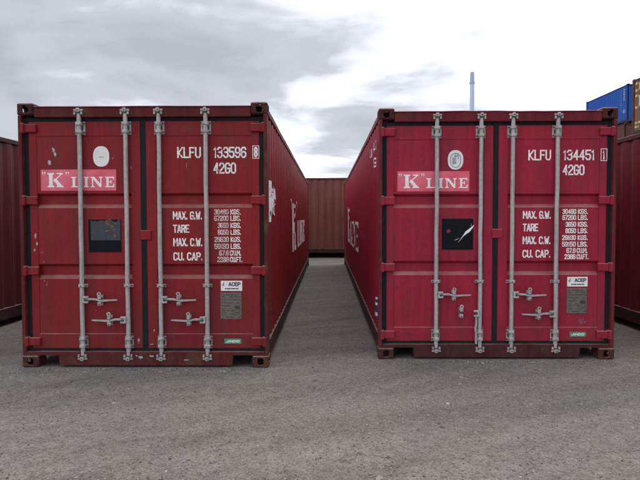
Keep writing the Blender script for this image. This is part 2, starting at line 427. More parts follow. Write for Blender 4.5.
    def mesh(self, name, recalc=True):
        me = bpy.data.meshes.new(name)
        me.from_pydata(self.v, [], self.f)
        me.polygons.foreach_set('use_smooth', self.s)
        if recalc:
            bm = bmesh.new(); bm.from_mesh(me); bmesh.ops.recalc_face_normals(bm, faces=bm.faces); bm.to_mesh(me); bm.free()
        me.materials.append(None)
        if any(self.m):
            me.materials.append(M['bolt_and_shade']); me.polygons.foreach_set('material_index', self.m)
        return me

def link(name, me, mat, parent=None, label=None):
    o = bpy.data.objects.new(name, me)
    scene.collection.objects.link(o)
    if me.materials:
        o.material_slots[0].link = 'OBJECT'; o.material_slots[0].material = mat
    if parent is not None: o.parent = parent
    if label: o['label'] = label
    return o

CACHE = {}
def part(name, key, fn, mat, parent, label=None):
    if key not in CACHE:
        mb = MB(); r = fn(mb); CACHE[key] = (r if r is not None and not isinstance(r, MB) else mb.mesh(name))
    return link(name, CACHE[key], mat, parent, label)

def thing(name, loc, rz, label, cat, group=None):
    o = bpy.data.objects.new(name, None); scene.collection.objects.link(o)
    o.empty_display_size = 0.3
    o.location = loc; o.rotation_euler = (0, 0, rz); o['label'] = label; o['category'] = cat
    if group: o['group'] = group
    return o

# ------------------------------------------------------------------ lettering (strokes on a 4 x 6 grid, cut corners)
GL = {
 '0': (4, [([(0,1),(0,5),(1,6),(3,6),(4,5),(4,1),(3,0),(1,0)], 1)]), '1': (1.6, [([(0,4.9),(1.1,6),(1.1,0)], 0)]),
 '2': (4, [([(0,4.7),(0,5.1),(1,6),(3,6),(4,5),(4,3.9),(0,.9),(0,0),(4,0)], 0)]),
 '3': (4, [([(0,5),(1,6),(3,6),(4,5),(4,4),(3.1,3.15),(4,2.2),(4,1),(3,0),(1,0),(0,1)], 0), ([(1.4,3.15),(3.1,3.15)], 0)]),
 '4': (4, [([(3,0),(3,6)], 0), ([(2.9,5.9),(.1,1.9)], 0), ([(0,1.8),(4,1.8)], 0)]), '5': (4, [([(4,6),(0,6),(0,3.3),(3,3.5),(4,2.6),(4,1),(3,0),(1,0),(0,1)], 0)]),
 '6': (4, [([(4,5),(3,6),(1,6),(0,5),(0,1),(1,0),(3,0),(4,1),(4,2.5),(3,3.4),(0,3.1)], 0)]),
 '7': (4, [([(0,6),(4,6),(1.4,0)], 0)]),
 '8': (4, [([(1,3.2),(0,4),(0,5.1),(1,6),(3,6),(4,5.1),(4,4),(3,3.2),(4,2.3),(4,.9),(3,0),(1,0),(0,.9),(0,2.3)], 1), ([(1,3.2),(3,3.2)], 0)]),
 '9': (4, [([(0,1),(1,0),(3,0),(4,1),(4,5),(3,6),(1,6),(0,5),(0,3.5),(1,2.6),(4,2.9)], 0)]),
 'A': (4, [([(0,0),(1.8,6),(2.2,6),(4,0)], 0), ([(.8,1.8),(3.2,1.8)], 0)]),
 'B': (4, [([(0,0),(0,6),(3,6),(4,5.1),(4,4),(3,3.2),(4,2.3),(4,.9),(3,0)], 1), ([(0,3.2),(3,3.2)], 0)]),
 'C': (4, [([(4,4.8),(4,5.1),(3,6),(1,6),(0,5),(0,1),(1,0),(3,0),(4,.9),(4,1.2)], 0)]),
 'D': (4, [([(0,0),(0,6),(2.8,6),(4,4.8),(4,1.2),(2.8,0)], 1)]),
 'E': (3.6, [([(3.6,6),(0,6),(0,0),(3.6,0)], 0), ([(0,3.1),(3,3.1)], 0)]), 'F': (3.5, [([(3.5,6),(0,6),(0,0)], 0), ([(0,3.1),(2.9,3.1)], 0)]),
 'G': (4, [([(4,4.8),(4,5.1),(3,6),(1,6),(0,5),(0,1),(1,0),(3,0),(4,1),(4,2.8),(2.3,2.8)], 0)]),
 'I': (.4, [([(.2,0),(.2,6)], 0)]), 'J': (3, [([(3,6),(3,1),(2,0),(1,0),(0,1)], 0)]),
 'K': (4, [([(0,0),(0,6)], 0), ([(4,6),(.6,2.9),(4,0)], 0)]), 'L': (3.5, [([(0,6),(0,0),(3.5,0)], 0)]),
 'M': (4.8, [([(0,0),(0,6)], 0), ([(.25,6),(2.4,2.2),(4.55,6)], 0), ([(4.8,6),(4.8,0)], 0)]), 'N': (4, [([(0,0),(0,6)], 0), ([(.3,5.9),(3.7,.1)], 0), ([(4,0),(4,6)], 0)]),
 'O': (4, [([(0,1),(0,5),(1,6),(3,6),(4,5),(4,1),(3,0),(1,0)], 1)]),
 'P': (4, [([(0,0),(0,6),(3,6),(4,5),(4,3.8),(3,2.8),(0,2.8)], 0)]),
 'R': (4, [([(0,0),(0,6),(3,6),(4,5),(4,3.9),(3,3),(0,3)], 0), ([(2.4,3),(4,0)], 0)]),
 'S': (4, [([(4,5),(3,6),(1,6),(0,5),(0,4.1),(1,3.3),(3,2.9),(4,2.1),(4,1),(3,0),(1,0),(0,1)], 0)]),
 'T': (4, [([(0,6),(4,6)], 0), ([(2,6),(2,0)], 0)]), 'U': (4, [([(0,6),(0,1),(1,0),(3,0),(4,1),(4,6)], 0)]),
 'W': (5.2, [([(0,6),(1.3,0)], 0), ([(1.3,.1),(2.6,4.4)], 0), ([(2.6,4.4),(3.9,.1)], 0), ([(3.9,0),(5.2,6)], 0)]), 'X': (4, [([(0,0),(4,6)], 0), ([(0,6),(4,0)], 0)]),
 '.': (.3, [([(.15,0),(.15,.5)], 0)]), ' ': (1.6, []),
}
def stroke_strip(pts, w, closed):
    P = [Vector(p) for p in pts]; n = len(P); Lf, Rt = [], []
    for i in range(n):
        if closed or 0 < i < n - 1:
            a = (P[i] - P[i - 1]).normalized(); b = (P[(i + 1) % n] - P[i]).normalized()
            na, nb = Vector((-a.y, a.x)), Vector((-b.y, b.x))
            m = na + nb
            m = m / max(m.dot(na), 0.55) if m.length > 1e-6 else na
        else:
            d = (P[1] - P[0] if i == 0 else P[-1] - P[-2]).normalized(); m = Vector((-d.y, d.x))
        p = P[i]
        if not closed and i in (0, n - 1):
            p = p + (P[0] - P[1] if i == 0 else P[-1] - P[-2]).normalized() * w * .5
        Lf.append(p + m * w / 2); Rt.append(p - m * w / 2)
    return Lf, Rt

def text_faces(txt, u0, u1, z0, z1, w):
    """Quads (lists of 2D points, layer) for txt fitted into the rectangle u0..u1, z0..z1."""
    gap = 1.75
    tot = sum(GL[c][0] for c in txt) + gap * (len(txt) - 1)
    sx = (u1 - u0 - w) / tot; sz = (z1 - z0 - w) / 6.0
    x = u0 + w / 2; out = []
    for c in txt:
        gw, strokes = GL[c]
        for k, (pts, cl) in enumerate(strokes):
            Lf, Rt = stroke_strip([(x + px * sx, z0 + w / 2 + pz * sz) for px, pz in pts], w, cl)
            n = len(Lf)
            for i in range(n if cl else n - 1):
                j = (i + 1) % n
                out.append(([Lf[i], Lf[j], Rt[j], Rt[i]], k))
        x += (gw + gap) * sx
    return out

def faces_mesh(mb, faces, y, step=0.0004):
    """Flat print standing on the plane y (faces towards -y)."""
    for pts, k in faces:
        mb.add([(p[0], y - k * step, p[1]) for p in pts], [tuple(range(len(pts)))])

def serif(ch, x, z, w, h):
    """Slab-serif capital as polygons (list of (points, layer))."""
    s = w; out = []
    def q(pts, k=0): out.append(([(x + px * s, z + pz * h) for px, pz in pts], k))
    if ch == 'K':
        q([(.0, 0), (.44, 0), (.44, .09), (.34, .12), (.34, .88), (.44, .91), (.44, 1), (0, 1), (0, .91), (.10, .88), (.10, .12), (0, .09)])
        q([(.30, .38), (.44, .50), (.84, .90), (.72, .92), (.62, .92), (.62, 1), (1, 1), (1, .92), (.94, .90), (.56, .53)], 1)
        q([(.44, .62), (.60, .58), (.96, .11), (1.04, .09), (1.04, 0), (.60, 0), (.60, .09), (.67, .10), (.40, .47)], 2)
    elif ch == 'L':
        q([(0, 0), (.96, 0), (1, .36), (.90, .36), (.84, .12), (.40, .12), (.40, .88), (.54, .91), (.54, 1), (0, 1), (0, .91), (.14, .88), (.14, .12), (0, .09)])
    elif ch == 'I':
        q([(0, 0), (1, 0), (1, .09), (.76, .12), (.76, .88), (1, .91), (1, 1), (0, 1), (0, .91), (.24, .88), (.24, .12), (0, .09)])
    elif ch == 'N':
        q([(0, 0), (.32, 0), (.32, .09), (.22, .12), (.22, .76), (.74, 0), (.88, 0), (.88, .88), (1, .91), (1, 1), (.68, 1), (.68, .91), (.78, .88), (.78, .34), (.30, 1), (0, 1), (0, .91), (.11, .86), (.11, .12), (0, .09)])
    elif ch == 'E':
        q([(0, 0), (.96, 0), (1, .32), (.90, .32), (.82, .11), (.38, .11), (.38, .46), (.56, .46), (.60, .36), (.68, .36), (.68, .66), (.60, .66), (.56, .56), (.38, .56), (.38, .89), (.80, .89), (.88, .72), (.97, .72), (.94, 1), (0, 1), (0, .91), (.13, .88), (.13, .12), (0, .09)])
    elif ch == '"':
        for d in (0, .52):
            q([(d, 1), (d + .36, 1), (d + .30, .55), (d + .14, .3), (d + .18, .62)])
    return out

# ------------------------------------------------------------------ ground
def ground(mb):
    S = 6000.0
    mb.add([(-S, -S, 0), (S, -S, 0), (S, S, 0), (-S, S, 0)], [(0, 1, 2, 3)])
g = part('ground', 'ground', ground, M['ground'], None)
g['kind'] = 'structure'; g['label'] = 'worn grey gravelly asphalt of the container yard'

# ------------------------------------------------------------------ container
W = 2.438
CW, CL, CH = 0.162, 0.178, 0.118        # corner casting
ZB = 0.087                              # underside of the bottom side rail
PITCH_C, DEPTH_C = 0.278, 0.036         # wall corrugation
Y_ROD, Y_DOOR = 0.020, 0.050
Y_END = 0.16                            # wall starts behind the corner posts

def corr(s):
    """Depth of the corrugated wall behind its outer plane at distance s along it."""
    p = s % PITCH_C
    if p < .072: return 0.0
    if p < .140: return DEPTH_C * (p - .072) / .068
    if p < .210: return DEPTH_C
    return DEPTH_C * (1 - (p - .210) / .068)
def corr_breaks(a, b):
    out = [a]; k = math.floor(a / PITCH_C)
    while k * PITCH_C < b:
        for d in (0, .072, .140, .210):
            s = k * PITCH_C + d
            if a + 1e-4 < s < b - 1e-4: out.append(s)
        k += 1
    return out + [b]

def side_sheet(mb, L, H, side):
    ss = corr_breaks(Y_END, L - Y_END)
    z0, z1 = ZB + .15, H - .092
    V, F = [], []
    for s in ss:
        d = .014 + corr(s - Y_END)
        x = W - d if side else d
        V += [(x, s, z0), (x, s, z1)]
    for i in range(len(ss) - 1): F.append((2 * i, 2 * i + 2, 2 * i + 3, 2 * i + 1))
    mb.add(V, F)

def end_sheet(mb, L, H):
    ss = corr_breaks(.10, W - .10)
    z0, z1 = .14, H - .13
    V, F = [], []
    for s in ss:
        y = L - (.02 + corr(s - .1) * 1.2)
        V += [(s, y, z0), (s, y, z1)]
    for i in range(len(ss) - 1): F.append((2 * i, 2 * i + 2, 2 * i + 3, 2 * i + 1))
    mb.add(V, F)

def roof_sheet(mb, L, H):
    V, F = [], []; n = 0; s = .12
    prof = [(0, 0), (.09, 0), (.105, .018), (.195, .018)]
    while s < L - .12:
        for d, h in prof:
            if s + d > L - .12: break
            V += [(.05, s + d, H - .058 + h), (W - .05, s + d, H - .058 + h)]; n += 1
        s += .21
    for i in range(n - 1): F.append((2 * i, 2 * i + 1, 2 * i + 3, 2 * i + 2))
    mb.add(V, F)

def door_panel(mb, x0, x1, gx0, gx1, z0, z1, H):
    """Door leaf with a frame, a slightly sunk sheet and two pressed horizontal grooves."""
    f, yb = Y_DOOR, Y_DOOR + .06
    zt, zs = z1 - .136, z0 + .138
    sc = (H - .31) / 2.281
    gz = [.872, .908, .994, 1.020, 1.572, 1.608, 1.690, 1.716]
    gz = [z * sc + (.178 - .178 * sc) for z in gz]
    gd, pd = .046, .005
    prof = [(zs, f), (zs + .008, f + pd), (gz[0], f + pd), (gz[1], f + gd), (gz[2], f + gd), (gz[3], f + pd),
            (gz[4], f + pd), (gz[5], f + gd), (gz[6], f + gd), (gz[7], f + pd), (zt - .008, f + pd), (zt, f)]
    V, F = [], []
    for z, y in prof: V += [(gx0, y, z), (gx1, y, z)]
    for i in range(len(prof) - 1): F.append((2 * i, 2 * i + 1, 2 * i + 3, 2 * i + 2))
    mb.add(V, F)
    for gx in (gx0, gx1):                                      # ends of the pressed sheet
        V = [(gx, f, z) for z, y in prof] + [(gx, y, z) for z, y in prof]; n = len(prof)
        mb.add(V, [(i, i + 1, n + i + 1, n + i) for i in range(n - 1)])
    for a, b, c, d in ((x0, gx0, z0, z1), (gx1, x1, z0, z1), (gx0, gx1, z0, zs), (gx0, gx1, zt, z1)):
        mb.add([(a, f, c), (b, f, c), (b, f, d), (a, f, d)], [(0, 1, 2, 3)])
    for (a, c), (b, d) in (((x0, z0), (x1, z0)), ((x1, z0), (x1, z1)), ((x1, z1), (x0, z1)), ((x0, z1), (x0, z0))):
        mb.add([(a, f, c), (b, f, d), (b, yb, d), (a, yb, c)], [(0, 1, 2, 3)])
    mb.add([(x0, yb, z0), (x1, yb, z0), (x1, yb, z1), (x0, yb, z1)], [(0, 1, 2, 3)])

def rod_mesh(mb, x, H, key):
    rnd = random.Random(key + str(x)); n, m = 10, 14; V = []
    for i in range(n + 1):
        z = .080 + (H - .144) * i / n; e = math.sin(math.pi * i / n)
        dx, dy = rnd.uniform(-.0035, .0035) * e, rnd.uniform(-.003, .003) * e
        V += [(x + dx + .0215 * math.cos(2 * math.pi * k / m), Y_ROD + dy + .0215 * math.sin(2 * math.pi * k / m), z) for k in range(m)]
    mb.add(V, [(m * i + k, m * i + (k + 1) % m, m * i + m + (k + 1) % m, m * i + m + k) for i in range(n) for k in range(m)], True)
    mb.add(V[:m] + V[-m:], [tuple(range(m))[::-1], tuple(range(m, 2 * m))])

def rod_bracket(mb, x, z, h=.128, w=.100):
    yb = Y_DOOR - .001
    mb.box((x - w / 2, yb - .007, z - h / 2), (x + w / 2, yb, z + h / 2), .002)
    for dz in (-.30, .30):                                           # two straps over the rod, a gap between them
        mb.box((x - .030, Y_ROD - .029, z + dz * h - h * .15), (x + .030, yb - .006, z + dz * h + h * .15), .009)
    mb.cur = 1
    mb.box((x - .034, yb - .010, z - .017), (x + .034, yb - .0065, z + .017))
    for dx in (-.041, .041):
        for dz in (-.34, .34):
            mb.tube((x + dx * w / .1, yb - .017, z + dz * h), (x + dx * w / .1, yb - .006, z + dz * h), .0085, n=6, smooth=False)
    mb.cur = 0

def cam_keeper(mb, x, z, up):
    s = 1 if up else -1
    y0 = -.004
    mb.box((x - .046, y0, z - .010), (x + .046, .012, z + .010), .004)
    for dx in (-.034, .034):
        mb.box((x + dx - .009, y0 - .006, z - s * .030 - .014), (x + dx + .009, .012, z - s * .030 + .014), .003)
    mb.box((x - .018, y0 - .014, z - .020), (x + .018, y0 + .002, z + .020), .006)
    mb.cur = 1
    mb.box((x - .030, y0 + .002, z - s * .022 - .010), (x + .030, .011, z - s * .022 + .010))
    mb.tube((x, y0 - .018, z), (x, y0 - .012, z), .007, n=6, smooth=False)
    mb.cur = 0

def guide(mb, x, z):
    yb = Y_DOOR - .001 + .005
    mb.box((x - .048, yb - .010, z - .017), (x + .048, yb, z + .017), .003)
    mb.box((x - .029, Y_ROD - .027, z - .015), (x + .029, yb - .008, z + .015), .007)
    mb.cur = 1
    for d in (-1, 1): mb.tube((x + d * .039, yb - .017, z), (x + d * .039, yb - .008, z), .0075, n=6, smooth=False)
    mb.tube((x, Y_ROD - .031, z), (x, Y_ROD - .025, z), .006, n=6, smooth=False)
    mb.cur = 0

def lever_bar(mb, pts, y):
    """Flattened bar through (x, z, half height) points."""
    for (xa, za, ha), (xb, zb, hb) in zip(pts, pts[1:]):
        V = []
        for X, zz, hh in ((xa, za, ha), (xb, zb, hb)):
            V += [(X, y - .012, zz - hh * .6), (X, y - .012, zz + hh * .6), (X, y - .003, zz + hh), (X, y + .008, zz + hh), (X, y + .008, zz - hh), (X, y - .003, zz - hh)]
        mb.add(V, [(i, (i + 1) % 6, 6 + (i + 1) % 6, 6 + i) for i in range(6)] + [tuple(range(6))[::-1], tuple(range(6, 12))])

def handle(mb, x, z, d, length=.352):
    """Lever from the rod at x towards d (+1 right, -1 left)."""
    y = Y_ROD - .012
    for dz in (-1, 1):                                                # forked hub welded to the rod
        z0, z1 = sorted((z + dz * .014, z + dz * .034))
        b0, b1 = sorted((x + d * .012, x + d * .068)); mb.box((b0, y - .024, z0), (b1, y + .014, z1), .004)
    b0, b1 = sorted((x + d * .014, x + d * .030)); mb.box((b0, y - .022, z - .016), (b1, y + .012, z + .016))
    lever_bar(mb, [(x + d * .034, z + .004, .012), (x + d * .13, z + .003, .011), (x + d * .155, z - .004, .010), (x + d * .19, z - .012, .013), (x + d * .23, z - .010, .010), (x + d * length, z - .004, .007)], y)
    mb.cur = 1
    mb.tube((x + d * .046, y - .030, z), (x + d * .046, y - .023, z), .009, n=8, smooth=False)
    mb.box((min(x + d * .032, x + d * .066), y - .012, z - .0135), (max(x + d * .032, x + d * .066), y + .004, z - .009))  # dark strip that paints the shade under the lever
    mb.cur = 0

def ring_plate(mb, x, z, r, rh, y0, y1, tail):
    """Round eye with a hole and a straight tail below (tail < 0) or above it."""
    n = 14
    def P(rr, i, y): return (x + rr * math.cos(2 * math.pi * i / n), y, z + rr * math.sin(2 * math.pi * i / n))
    V = [P(r, i, y0) for i in range(n)] + [P(rh, i, y0) for i in range(n)] + [P(r, i, y1) for i in range(n)] + [P(rh, i, y1) for i in range(n)]
    F = []
    for i in range(n):
        j = (i + 1) % n
        F += [(i, j, n + j, n + i), (2 * n + i, 3 * n + i, 3 * n + j, 2 * n + j), (i, 2 * n + i, 2 * n + j, j), (n + i, n + j, 3 * n + j, 3 * n + i)]
    mb.add(V, F)
    za, zb = sorted((z + math.copysign(r * .75, tail), z + tail))
    mb.box((x - r * .8, y0 + .001, za), (x + r * .8, y1 - .001, zb), .002)

def catch(mb, x, z, h=.130):
    yb = Y_DOOR + .004
    mb.box((x - .017, yb - .008, z - h * .5), (x + .017, yb, z + h * .30), .002)            # back plate
    ring_plate(mb, x, z + h * .42, .020, .0085, Y_ROD - .038, Y_ROD - .028, -.052)           # swinging hasp with its seal hole
    mb.box((x - .015, Y_ROD - .030, z + .008), (x + .015, yb - .006, z + .019), .003)
    mb.box((x - .020, Y_ROD - .034, z - .046), (x + .020, yb - .006, z - .028), .005)        # lower cradle
    mb.box((x - .015, Y_ROD - .036, z - .062), (x + .015, Y_ROD - .026, z - .036), .004)
    mb.cur = 1
    mb.box((x - .0145, yb - .0095, z - .026), (x + .0145, yb - .0075, z + .006))
    mb.tube((x, Y_ROD - .040, z - .049), (x, Y_ROD - .034, z - .049), .007, n=8, smooth=False)
    mb.tube((x, yb - .012, z + h * .42 - .01), (x, yb - .009, z + h * .42 - .01), .008, n=8, smooth=False)
    mb.cur = 0

def hinge(mb, x, z, left):
    def b(a0, a1, y0, y1, z0, z1, r=.006):
        if left: mb.box((a0, y0, z0), (a1, y1, z1), r)
        else: mb.box((W - a1, y0, z0), (W - a0, y1, z1), r)
    b(.030, .172, Y_DOOR - .030, Y_DOOR + .002, z - .041, z + .041)
    b(.020, .062, .0015, .060, z - .050, z + .050, .008)

RODS = (.600, 1.052, 1.377, 1.834)
HINGES = (2.350, 1.646, .955, .252)

def container(loc, rz, key, label, L=12.192, H=2.591, group=None, doors=True, blind=False, layout=None, name='shipping_container'):
    """Origin at the lower left corner of its near end; x across, y along its length."""
    t = thing(name, loc, rz, label, 'container', group)
    pm, fm, cm = M[key], M[key + '_frame'], M[key + '_cast']
    K = (round(L, 2), round(H, 2))
    t['_parts'] = 0
    del t['_parts']
    out = {'root': t}
    # corner castings and posts
    for sx in (0, 1):
        for sy in (0, 1):
            for sz in (0, 1):
                def cast(mb, sx=sx, sy=sy, sz=sz):
                    lo = (0 if sx == 0 else W - CW, 0 if sy == 0 else L - CL, 0 if sz == 0 else H - CH)
                    hi = (lo[0] + CW, lo[1] + CL, lo[2] + CH)
                    mb.box(lo, hi, .012, {('+x' if sx else '-x'): (.045, .030), ('+y' if sy else '-y'): (.031, .038), ('+z' if sz else '-z'): (.032, .060)})
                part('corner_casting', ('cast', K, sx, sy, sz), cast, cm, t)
            def post(mb, sx=sx, sy=sy):
                ya, yb = (.006, .150) if sy == 0 else (L - .150, L - .006)
                a = .004 if sx == 0 else W - .004 - .036
                mb.box((a, ya, CH - .002), (a + .036, yb, H - CH + .002), .006)
                a2, b2 = (.040, .098) if sx == 0 else (W - .098, W - .040)
                yc, yd = (.085, .146) if sy == 0 else (L - .146, L - .085)
                mb.box((a2, yc, CH), (b2, yd, H - CH))
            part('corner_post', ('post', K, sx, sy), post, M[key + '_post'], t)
    # near and far headers and sills
    for sy in (0, 1):
        def head(mb, sy=sy):
            ya, yb = (.010, .120) if sy == 0 else (L - .120, L - .010)
            mb.box((CW + .001, ya, H - .138), (W - CW - .001, yb, H - .044), .004)
            yc, yd = (-.002, .125) if sy == 0 else (L - .125, L + .002)
            mb.bent('x', CW + .001, W - CW - .001, (yc, H - .046), (yd, H - .033), 18, .0035 if key == 'red_b' else .0015, key + 'h')
        hd = part('header', ('head', K, sy, key), head, fm, t)
        def sill(mb, sy=sy):
            ya, yb = (.006, .150) if sy == 0 else (L - .150, L - .006)
            pts = [(.041, .154), (.041, .122), (.364, .122), (.372, .022), (2.078, .022), (2.086, .122), (W - .041, .122), (W - .041, .154)]
            mb.prism(pts, 'y', ya, yb)
        sl = part('sill', ('sill', K, sy), sill, M[key + '_low'] if key == 'red_b' else fm, t)
        if sy == 0 and not blind and doors:
            for x in RODS:
                part('cam_keeper', ('keepu', K, x), lambda mb, x=x: cam_keeper(mb, x, H - .072, True), M['galv_worn'], hd)
                part('cam_keeper', ('keepd', K, x), lambda mb, x=x: cam_keeper(mb, x, .086, False), M['galv_worn'], sl)
    # rails, walls, roof, floor
    out['walls'] = []
    for sx in (0, 1):
        def trail(mb, sx=sx):
            a, b = (.005, .066) if sx == 0 else (W - .066, W - .005)
            mb.bent('y', CL - .01, L - CL + .01, (a, H - .105), (b, H - .042), 26, .0025, key + 't' + str(sx))
        part('top_rail', ('trail', K, sx, key), trail, fm, t)
        def brail(mb, sx=sx):
            a, b = (.006, .055) if sx == 0 else (W - .055, W - .006)
            mb.bent('y', CL - .01, L - CL + .01, (a, ZB), (b, ZB + .158), 26, .003, key + 'b' + str(sx))
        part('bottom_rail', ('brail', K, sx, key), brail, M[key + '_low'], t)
        out['walls'].append(part('side_wall', ('wall', K, sx), lambda mb, sx=sx: side_sheet(mb, L, H, sx), pm, t))
    part('end_wall', ('endw', K), lambda mb: end_sheet(mb, L, H), pm, t)
    part('roof', ('roof', K), lambda mb: roof_sheet(mb, L, H), pm, t)
    def floor(mb):
        mb.box((.060, .152, .150), (W - .060, L - .152, .205))
        y = .5
        while y < L - .4:
            mb.box((.058, y, .100), (W - .058, y + .06, .149)); y += .6
    part('floor_frame', ('floor', K), floor, M['dark'], t)
    if blind:
        def near_end(mb):
            end_sheet(mb, L, H)
            mb.v = [(x, L - y, z) for x, y, z in mb.v]
        part('end_wall', ('endn', K), near_end, pm, t)
        return out
    # doors
    z0, z1 = .184, H - .176
    out['doors'] = []
    for k in (0, 1):
        x0, x1, g0, g1 = ((.088, 1.183, .160, 1.092), (1.240, 2.350, 1.338, 2.278))[k]
        d = part('door', ('door', K, k), lambda mb: door_panel(mb, x0, x1, g0, g1, z0, z1, H), pm, t, ('left door leaf', 'right door leaf')[k])
        def gasket(mb):
            ya, yb = Y_DOOR + .004, Y_DOOR + .050
            ox = .040 if k == 0 else W - .040
            a, b = sorted((ox, x0 if k == 0 else x1))
            mb.box((a, ya, z0 - .030), (b, yb, z1 + .038))                          # hinge side
            mb.box((x0, ya, z1), (x1, yb, z1 + .038)); mb.box((x0, ya, z0 - .030), (x1, yb, z0))
            if k == 0: mb.box((x1, ya - .006, z0 - .030), (1.240, yb, z1 + .038))   # the lip between the leaves
        part('gasket', ('gask', K, k), gasket, M['rubber'], d)
        for z in HINGES:
            zz = z * (H - .31) / 2.281
            part('hinge', ('hinge', K, k, z), lambda mb: hinge(mb, 0, zz, k == 0), pm, d)
        for x in RODS[2 * k:2 * k + 2]:
            rod = part('locking_rod', ('rod', K, x, key), lambda mb: rod_mesh(mb, x, H, key), M['galv'], d)
            part('rod_bracket', ('rbu', K, x), lambda mb: rod_bracket(mb, x, H - .240), M['galv_worn'], d)
            part('rod_bracket', ('rbd', K, x), lambda mb: rod_bracket(mb, x, .245, .124, .086), M['galv_worn'], d)
            part('rod_guide', ('gd', K, x), lambda mb: guide(mb, x, .806), M['galv_worn'], d)
        ra, rb = RODS[2 * k], RODS[2 * k + 1]
        part('handle', ('h1', K, k), lambda mb: handle(mb, ra, .672, 1), M['galv'], d)
        part('handle_catch', ('c1', K, k), lambda mb: catch(mb, ra + .180, .676), M['galv_worn'], d)
        if not (layout == 'right' and k == 0):
            part('handle', ('h2', K, k), lambda mb: handle(mb, rb, .472, -1), M['galv'], d)
            part('handle_catch', ('c2', K, k), lambda mb: catch(mb, rb - .180, .478), M['galv_worn'], d)
        else:
            def hanging(mb):
                x, z, y = rb, .478, Y_ROD - .012
                for dz in (-1, 1):
                    z0_, z1_ = sorted((z + dz * .014, z + dz * .034)); mb.box((x - .068, y - .024, z0_), (x - .012, y + .014, z1_), .004)
                mb.box((x - .030, y - .022, z - .016), (x - .014, y + .012, z + .016))
                pts = [(-.040, .00), (-.042, -.12), (-.050, -.17), (-.042, -.21), (-.042, -.315)]
                for (a, za), (b, zb_) in zip(pts, pts[1:]):
                    mb.tube((x + a, y - .008, z + za), (x + b, y - .008, z + zb_), .012, .011, n=8)
                mb.cur = 1; mb.tube((x - .046, y - .030, z), (x - .046, y - .023, z), .009, n=8, smooth=False); mb.cur = 0
            part('handle', ('h2b', K, k), hanging, M['galv'], d, 'lever that has dropped out of its catch and hangs straight down')
            part('handle_catch', ('c2b', K, k), lambda mb: catch(mb, .858, .497), M['galv_worn'], d, 'empty catch without its lever')
        def tab(mb):
            mb.box((1.176, Y_DOOR - .016, 1.256), (1.285, Y_DOOR + .003, 1.352), .005)
        if k == 1: part('centre_tab', ('tab', K), tab, pm, d)
        out['doors'].append(d)
    return out

# ------------------------------------------------------------------ prints and plates on the doors
YP = Y_DOOR + .005 - .002          # prints on the sunk sheet
def flat(mb, pts, y): mb.add([(p[0], y, p[1]) for p in pts], [tuple(range(len(pts)))])
def rect(a, b, c, d): return [(a, c), (b, c), (b, d), (a, d)]
def oval(cx, cz, a, b, n=36, p=.86):
    out = []
    for i in range(n):
        th = 2 * math.pi * i / n; c, s = math.cos(th), math.sin(th)
        out.append((cx + a * math.copysign(abs(c) ** p, c), cz + b * math.copysign(abs(s) ** p, s)))
    return out

